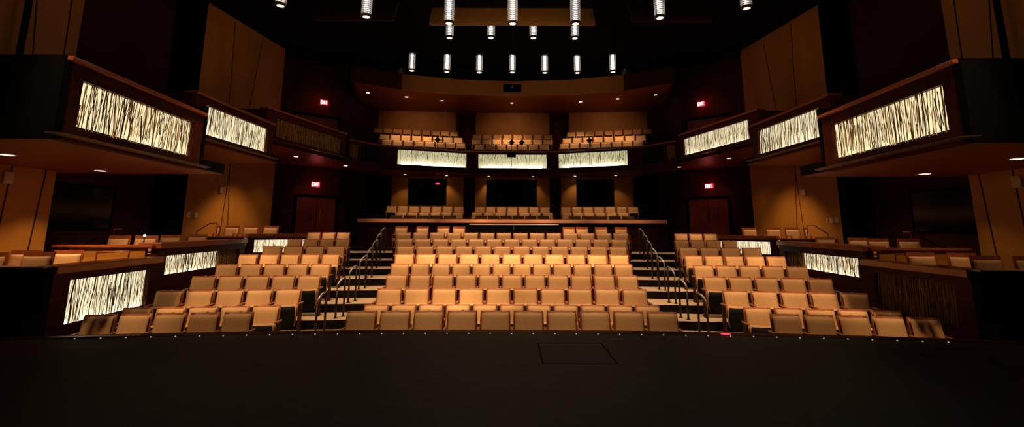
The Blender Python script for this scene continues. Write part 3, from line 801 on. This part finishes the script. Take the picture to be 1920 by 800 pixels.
# ------------------------------------------------------------------ pendants
def make_pendant(h, top):
    t = thing('pendant_lamp', 'x', 'pendant lamp', group='ringed cylinder pendants')
    m = MB(); m.lathe([(0, h-.03), (.050, h-.03), (.050, .06), (0, .06)], 'tube', 14); m.build('light_tube', t, True)
    n = int((h-.09)/.050)
    m = MB()
    for i in range(n):
        z = .085+i*.050
        m.lathe([(.092, z), (.127, z), (.127, z+.011), (.092, z+.011), (.092, z)], 'ring', 18)
    for a in range(4):
        an = a*PI/2+.6; m.tube([(.118*math.cos(an), .118*math.sin(an), .05), (.118*math.cos(an), .118*math.sin(an), h)], .005, 'cap', 4)
    m.build('ring_louvre', t)
    m = MB(); m.lathe([(.080, -.005), (.118, 0), (.128, .02), (.128, .055), (.09, .055)], 'cap', 16); m.build('bottom_rim', t, True)
    m = MB(); m.lathe([(0, -.012), (.05, -.010), (.082, .004)], 'glow', 16); m.build('lens', t, True)
    m = MB(); m.lathe([(0, h+.03), (.05, h+.03), (.11, h), (.12, h-.02), (0, h-.02)], 'cap', 16); m.build('top_cap', t, True)
    m = MB(); m.tube([(0, 0, h+.02), (0, 0, top)], .006, 'black', 5); m.build('cord', t)
    return t
pend = [
 ([(-3.80, 16.3, 7.32), (-2.48, 16.3, 7.28), (-1.26, 16.3, 7.26), (-.02, 16.3, 7.27), (1.20, 16.3, 7.26), (2.42, 16.3, 7.26), (3.76, 16.3, 7.30)], .70, 'back row of pendants'),
 ([(-2.02, 13.65, 7.46), (-.70, 13.65, 7.47), (.65, 13.65, 7.47), (1.97, 13.65, 7.46)], .8, 'second row behind the wood panel'),
 ([(-1.60, 10.65, 6.52), (-.01, 10.65, 6.52), (1.56, 10.65, 6.52)], 1.0, 'front row before the wood panel'),
 ([(-5.40, 9.83, 6.55), (-3.49, 10.11, 6.42), (3.49, 10.11, 6.42), (5.42, 9.83, 6.53)], 1.0, 'outer group near the picture top'),
]
for lst, h, grp in pend:
    t0 = None
    for i, (x, y, z) in enumerate(lst):
        lab = 'glowing ringed cylinder pendant, %s in the %s' % (ords(i, len(lst)), grp)
        if t0 is None: t0 = make_pendant(h, ZC-z); t0.location = (x, y, z); t0['label'] = lab; t0['group'] = 'ringed cylinder pendants'
        else: dup(t0, (x, y, z), 0, None, lab, 'ringed cylinder pendants')
        PW = {0: 240, 1: 300, 2: 260, 3: 260}[[q[2] for q in pend].index(grp)]
        lamp((x, y, z-.03), (x, y+.15, z-2), PW, 75, .8)
for s in (-1, 1):
    t = thing('ceiling_spotlight', 'small round glare of a ceiling spotlight beside the %s pendants' % SN[s], 'spotlight', (5.72*s, 14.8, 8.62))
    m = MB(); m.lathe([(0, .30), (.10, .28), (.12, .05), (.11, 0), (.075, .0)], 'cap', 14); m.build('housing', t, True)
    m = MB(); m.lathe([(0, .0), (.075, .012)], 'glow', 14); m.build('lens', t, True)
    m = MB(); m.tube([(0, 0, .28), (0, 0, ZC-8.62)], .02, 'black', 6); m.build('stem', t)

# ceiling reflector boards
def board(x0, x1, y, z0, z1, mt, label, dy=.35):
    t = thing('ceiling_panel', label, 'ceiling panel', ((x0+x1)/2, y, z0)); w_ = (x1-x0)/2; H = z1-z0; n = 6
    m = MB(); vs = []
    for i in range(n+1):
        f = i/n; yy = dy*math.sin(f*PI/2)*f; zz = H*f
        for sx in (-w_, w_): vs += [(sx, yy, zz), (sx, yy+.05, zz)]
    fs = []
    for i in range(n):
        a = i*4; fs += [(a, a+2, a+6, a+4), (a+1, a+5, a+7, a+3), (a, a+4, a+5, a+1), (a+2, a+3, a+7, a+6)]
    fs += [(0, 1, 3, 2), (n*4, n*4+2, n*4+3, n*4+1)]
    m.add(vs, fs, mt); m.build('wood_board', t)
    for sx in (-w_*.8, w_*.8):
        m = MB(); m.tube([(sx, dy, H), (sx, dy, ZC-z0)], .01, 'black', 5); m.build('hanger', t)
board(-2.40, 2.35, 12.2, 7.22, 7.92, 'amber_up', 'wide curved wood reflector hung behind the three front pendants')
board(-5.7, -3.4, 12.2, 7.35, 8.1, 'brown', 'dim brown reflector panel hung left of the wide wood one')
board(3.4, 5.7, 12.2, 7.35, 8.1, 'brown', 'dim brown reflector panel hung right of the wide wood one')
# lighting-bar fixtures beside the back pendants
for s in (-1, 1):
    t = thing('stage_lantern', 'dark theatre lantern hung beside the %s end of the back pendants' % SN[s], 'stage lantern', (4.35*s, 16.9, 7.5))
    m = MB(); m.tube([(0, .25, .12), (0, .1, .08), (0, -.25, -.03), (0, -.34, -.06)], [.10, .14, .12, .13], 'dmetal', 12); m.build('barrel', t, True)
    m = MB(); m.tube([(-.15, 0, .05), (-.15, 0, .35), (.15, 0, .35), (.15, 0, .05)], .012, 'dmetal', 6); m.tube([(0, 0, .35), (0, 0, 2.03)], .02, 'dmetal', 6); m.build('yoke', t)

# ------------------------------------------------------------------ downlights
def make_downlight():
    t = thing('downlight', 'x', 'downlight')
    m = MB(); m.lathe([(.085, -.002), (.105, -.008), (.115, 0), (.08, .0)], 'white', 20); m.build('trim_ring', t, True)
    m = MB(); m.lathe([(0, -.004), (.084, -.003)], 'glow', 20); m.build('lens', t)
    return t
dl = make_downlight(); du = [False]
def downlight(x, y, z, label, grp, pw, deg=85, tgt=None, sc=1):
    if not du[0]: dl.location = (x, y, z); dl['label'] = label; dl['group'] = grp; dl.scale = (sc,)*3; du[0] = True
    else: dup(dl, (x, y, z), 0, (sc,)*3, label, grp)
    if pw: lamp((x, y, z-.03), tgt or (x, y, z-2), pw, deg, .7)
up = [(-7.25, 21.9), (-5.49, 22.65), (-3.75, 23.3), (-.04, 23.7), (3.62, 23.4), (5.47, 22.85), (7.2, 22.1)]
for i, (x, y) in enumerate(up):
    downlight(x, y, 8.178, 'round downlight in the soffit over the balcony, %s of seven' % ords(i, 7), 'downlights over the balcony', 150 if 0 < i < 6 else 30, 75, (x*.95, y+.5, 6), .9)
mid = [(-5.59, 23.49), (-3.49, 23.85), (-1.27, 24.2), (1.11, 24.2), (3.32, 23.9), (5.39, 23.5)]
for i, (x, y) in enumerate(mid):
    downlight(x, y, 4.256, 'round downlight under the balcony above the rear stalls, %s of six' % ords(i, 6), 'downlights over the rear stalls', 36, 95, (x, y-.1, 2), .85)
for s in (-1, 1):
    sg = lambda x: x if s < 0 else -x
    downlight(sg(-7.8), 21.0, 4.356, 'round downlight under the %s gallery nearest the centre' % SN[s], 'downlights under the side galleries', 10)
    downlight(sg(-8.85), 18.3, 4.356, 'round downlight under the far end of the %s gallery' % SN[s], 'downlights under the side galleries', 10)
    downlight(sg(-9.25), 10.1, 2.716, 'round downlight under the nearest %s upper box, inner one' % SN[s], 'downlights under the side galleries', 26 if s < 0 else 8, 100, (sg(-9.4), 10.3, 0), 1.2)
    downlight(sg(-8.92), 7.9, 2.716, 'round downlight under the nearest %s upper box, outer one' % SN[s], 'downlights under the side galleries', 22 if s < 0 else 6, 110, (sg(-9.4), 8.2, 0), 1.2)
    # added spots without fixtures, for side walls, partitions, box chairs and doors
    lw = 1.1 if s < 0 else .22
    lamp((sg(-9.35), 8.6, 2.66), (sg(-9.75), 8.7, 0), 70*lw, 80, .8, (1, .62, .28))
    lamp((sg(-9.35), 10.0, 2.66), (sg(-9.75), 9.9, 0), 110*lw, 80, .8, (1, .62, .28))
    lamp((sg(-9.0), 9.3, 2.66), (sg(-9.0), 10.6, .7), 200*lw, 80, .8, (1, .62, .30))
    lamp((sg(-9.3), 17.2, 4.3), (sg(-9.9), 17.2, 1.0), 200, 82, 1, (1, .58, .24))
    lamp((sg(-9.2), 18.7, 4.3), (sg(-9.8), 18.6, 1.0), 45, 82, 1, (1, .58, .24))
    lamp((sg(-9.3), 15.9, 4.3), (sg(-9.4), 16.9, 1.2), 160, 80)
    lamp((sg(-9.2), 12.0, 3.55), (sg(-9.4), 13.0, 1.0), 90, 110)
    lamp((sg(-9.3), 20.0, 4.3), (sg(-9.4), 21.4, 1.8), 22, 70, .9, (1, .40, .20))
    lamp((sg(-9.0), 20.2, 9.2), (sg(-9.6), 21.2, 5.5), 22, 60, .9, (1, .40, .20))

# ------------------------------------------------------------------ house lights, added as unseen spots at ceiling height
HL = (1, .64, .32)
def seatspot(x, y, tx, ty, tz, p, d, bl=.7): lamp((x, y, 9.2), (tx, ty, tz), p, d, bl, HL, .10)
for (x, y, tx, ty, p, d) in [(-3.2, 3.6, -1.9, 10.5, 1000, 34), (0, 3.4, 0, 10.0, 900, 36), (3.2, 3.6, 1.9, 10.5, 900, 34),
                             (-6.0, 4.4, -5.8, 9.6, 1150, 36), (6.0, 4.4, 5.8, 9.6, 1150, 36),
                             (-3.0, 7.0, -1.9, 13.0, 850, 34), (3.0, 7.0, 1.9, 13.0, 850, 34), (0, 8.2, 0, 15.0, 500, 34),
                             (-4.5, 6.6, -6.1, 12.6, 900, 34), (4.5, 6.6, 6.1, 12.6, 900, 34)]:
    seatspot(x, y, tx, ty, ROWZ[2]+.6, p, d)
for i in range(6):                     # bright band on the sixth row
    x = -2.75+1.1*i; seatspot(x*.9, 7.2, x, 12.75, .58, 4800, 11, 1)
for x, p in ((-2.4, 2000), (-1.4, 3600), (-.6, 3000), (.8, 1500), (2.0, 1300)): seatspot(x, 4.6, x, 9.5, .12, p*1.3, 10, 1)
for x, p in ((-4.8, 2600), (-6.0, 2400), (4.8, 2600), (6.0, 2400)): seatspot(x*.9, 4.6, x, 9.3, .05, p, 12, 1)
for s in (-1, 1):
    for x in (-5.0, -6.2, -7.1): seatspot(s*-x*.9, 7.4, s*-x, 12.4, .6, 2600, 11, 1)
    seatspot(s*5.8, 10.4, s*6.1, 15.5, 1.25, 3000, 11, 1)
    seatspot(s*2.4, 13.3, s*2.3, 16.8, 1.35, 2600, 9, 1); seatspot(s*3.3, 13.3, s*3.4, 16.8, 1.35, 1500, 9, 1)
    seatspot(s*5.6, 3.0, s*6.7, 8.1, -.2, 1500, 16, 1)
    seatspot(s*4.2, 9.0, s*4.0, 12.0, 0, 700, 30, 1)
for x in (-1.1, 0, 1.1): seatspot(x, 13.3, x, 17.0, 1.62, 2400, 9, 1)
for s in (-1, 1): lamp((s*8.8, 5.2, 9.2), (s*9.6, 7.55, .8), 260, 26, 1, HL)
# rear stalls: added spots below the balcony soffit, without fixtures
for x in (-5.6, -4.3, -3.2, -1.2, 0, 1.2, 3.2, 4.3, 5.6):
    y = 21.9-abs(x)*.12
    lamp((x, y-.35, 4.22), (x, y+.9, 2.0), 75, 75, .8, HL)
for x in (-4.2, -1.4, 1.4, 4.2): lamp((x, 13.6, 9.2), (x, 17.6, 2.0), 1500, 20, .8, HL)  # unseen spots added from the front to brighten the cross-aisle wall cap
# balcony seats
for x, p in ((-5.9, 900), (-4.4, 1500), (-3.0, 600), (-.3, 1300), (.9, 600), (3.2, 1400), (4.5, 700), (5.9, 1300)):
    y = 24.2-abs(x)*.22
    lamp((x*.97, y-1.9, 8.1), (x, y, 6.0), p*.16, 42, 1, HL)
for x in (-5, -2.2, 0, 2.2, 5): lamp((x, 14.5, 9.3), (x, 24.0-abs(x)*.2, 5.9), 420, 12, 1, HL)
for x in (-5.4, 0, 5.4): lamp((x, 22.6-abs(x)*.1, 8.1), (x, 25.6, 6.4), 75, 90, 1, (1, .5, .2))
# dim wash on the upper side walls, rails and fascia
for s in (-1, 1):
    sg = lambda x: x if s < 0 else -x
    lamp((sg(-5.5), 11.5, 9.2), (sg(-11.0), 17.6, 6.6), 75, 60, 1, (1, .5, .17))
    lamp((sg(-5.0), 5.0, 9.2), (sg(-10.4), 9.2, 6.2), 50, 60, 1, (1, .5, .17))
    lamp((sg(-3.0), 15.6, 9.3), (sg(-2.4), 22.0, 8.4), 70, 60, 1, (1, .55, .2))
    lamp((sg(-4.0), 12.0, 9.3), (sg(-8.0), 17.2, 5.0), 260, 40, 1, (1, .45, .2))
    lamp((sg(-2.0), 6.0, 9.3), (sg(-7.0), 10.4, 4.0), 130, 50, 1, (1, .45, .2))
    lamp((sg(-4.0), 6.0, 9.3), (sg(-8.0), 12.4, .8), 330, 30, 1, (1, .5, .25))
lamp((0, 9.2, 8.6), (0, 12.3, 7.6), 40, 100, 1, (1, .6, .25))
lamp((0, 4.8, 9.2), (0, 6.2, 0), 260, 62, 1, (.95, .9, .7))
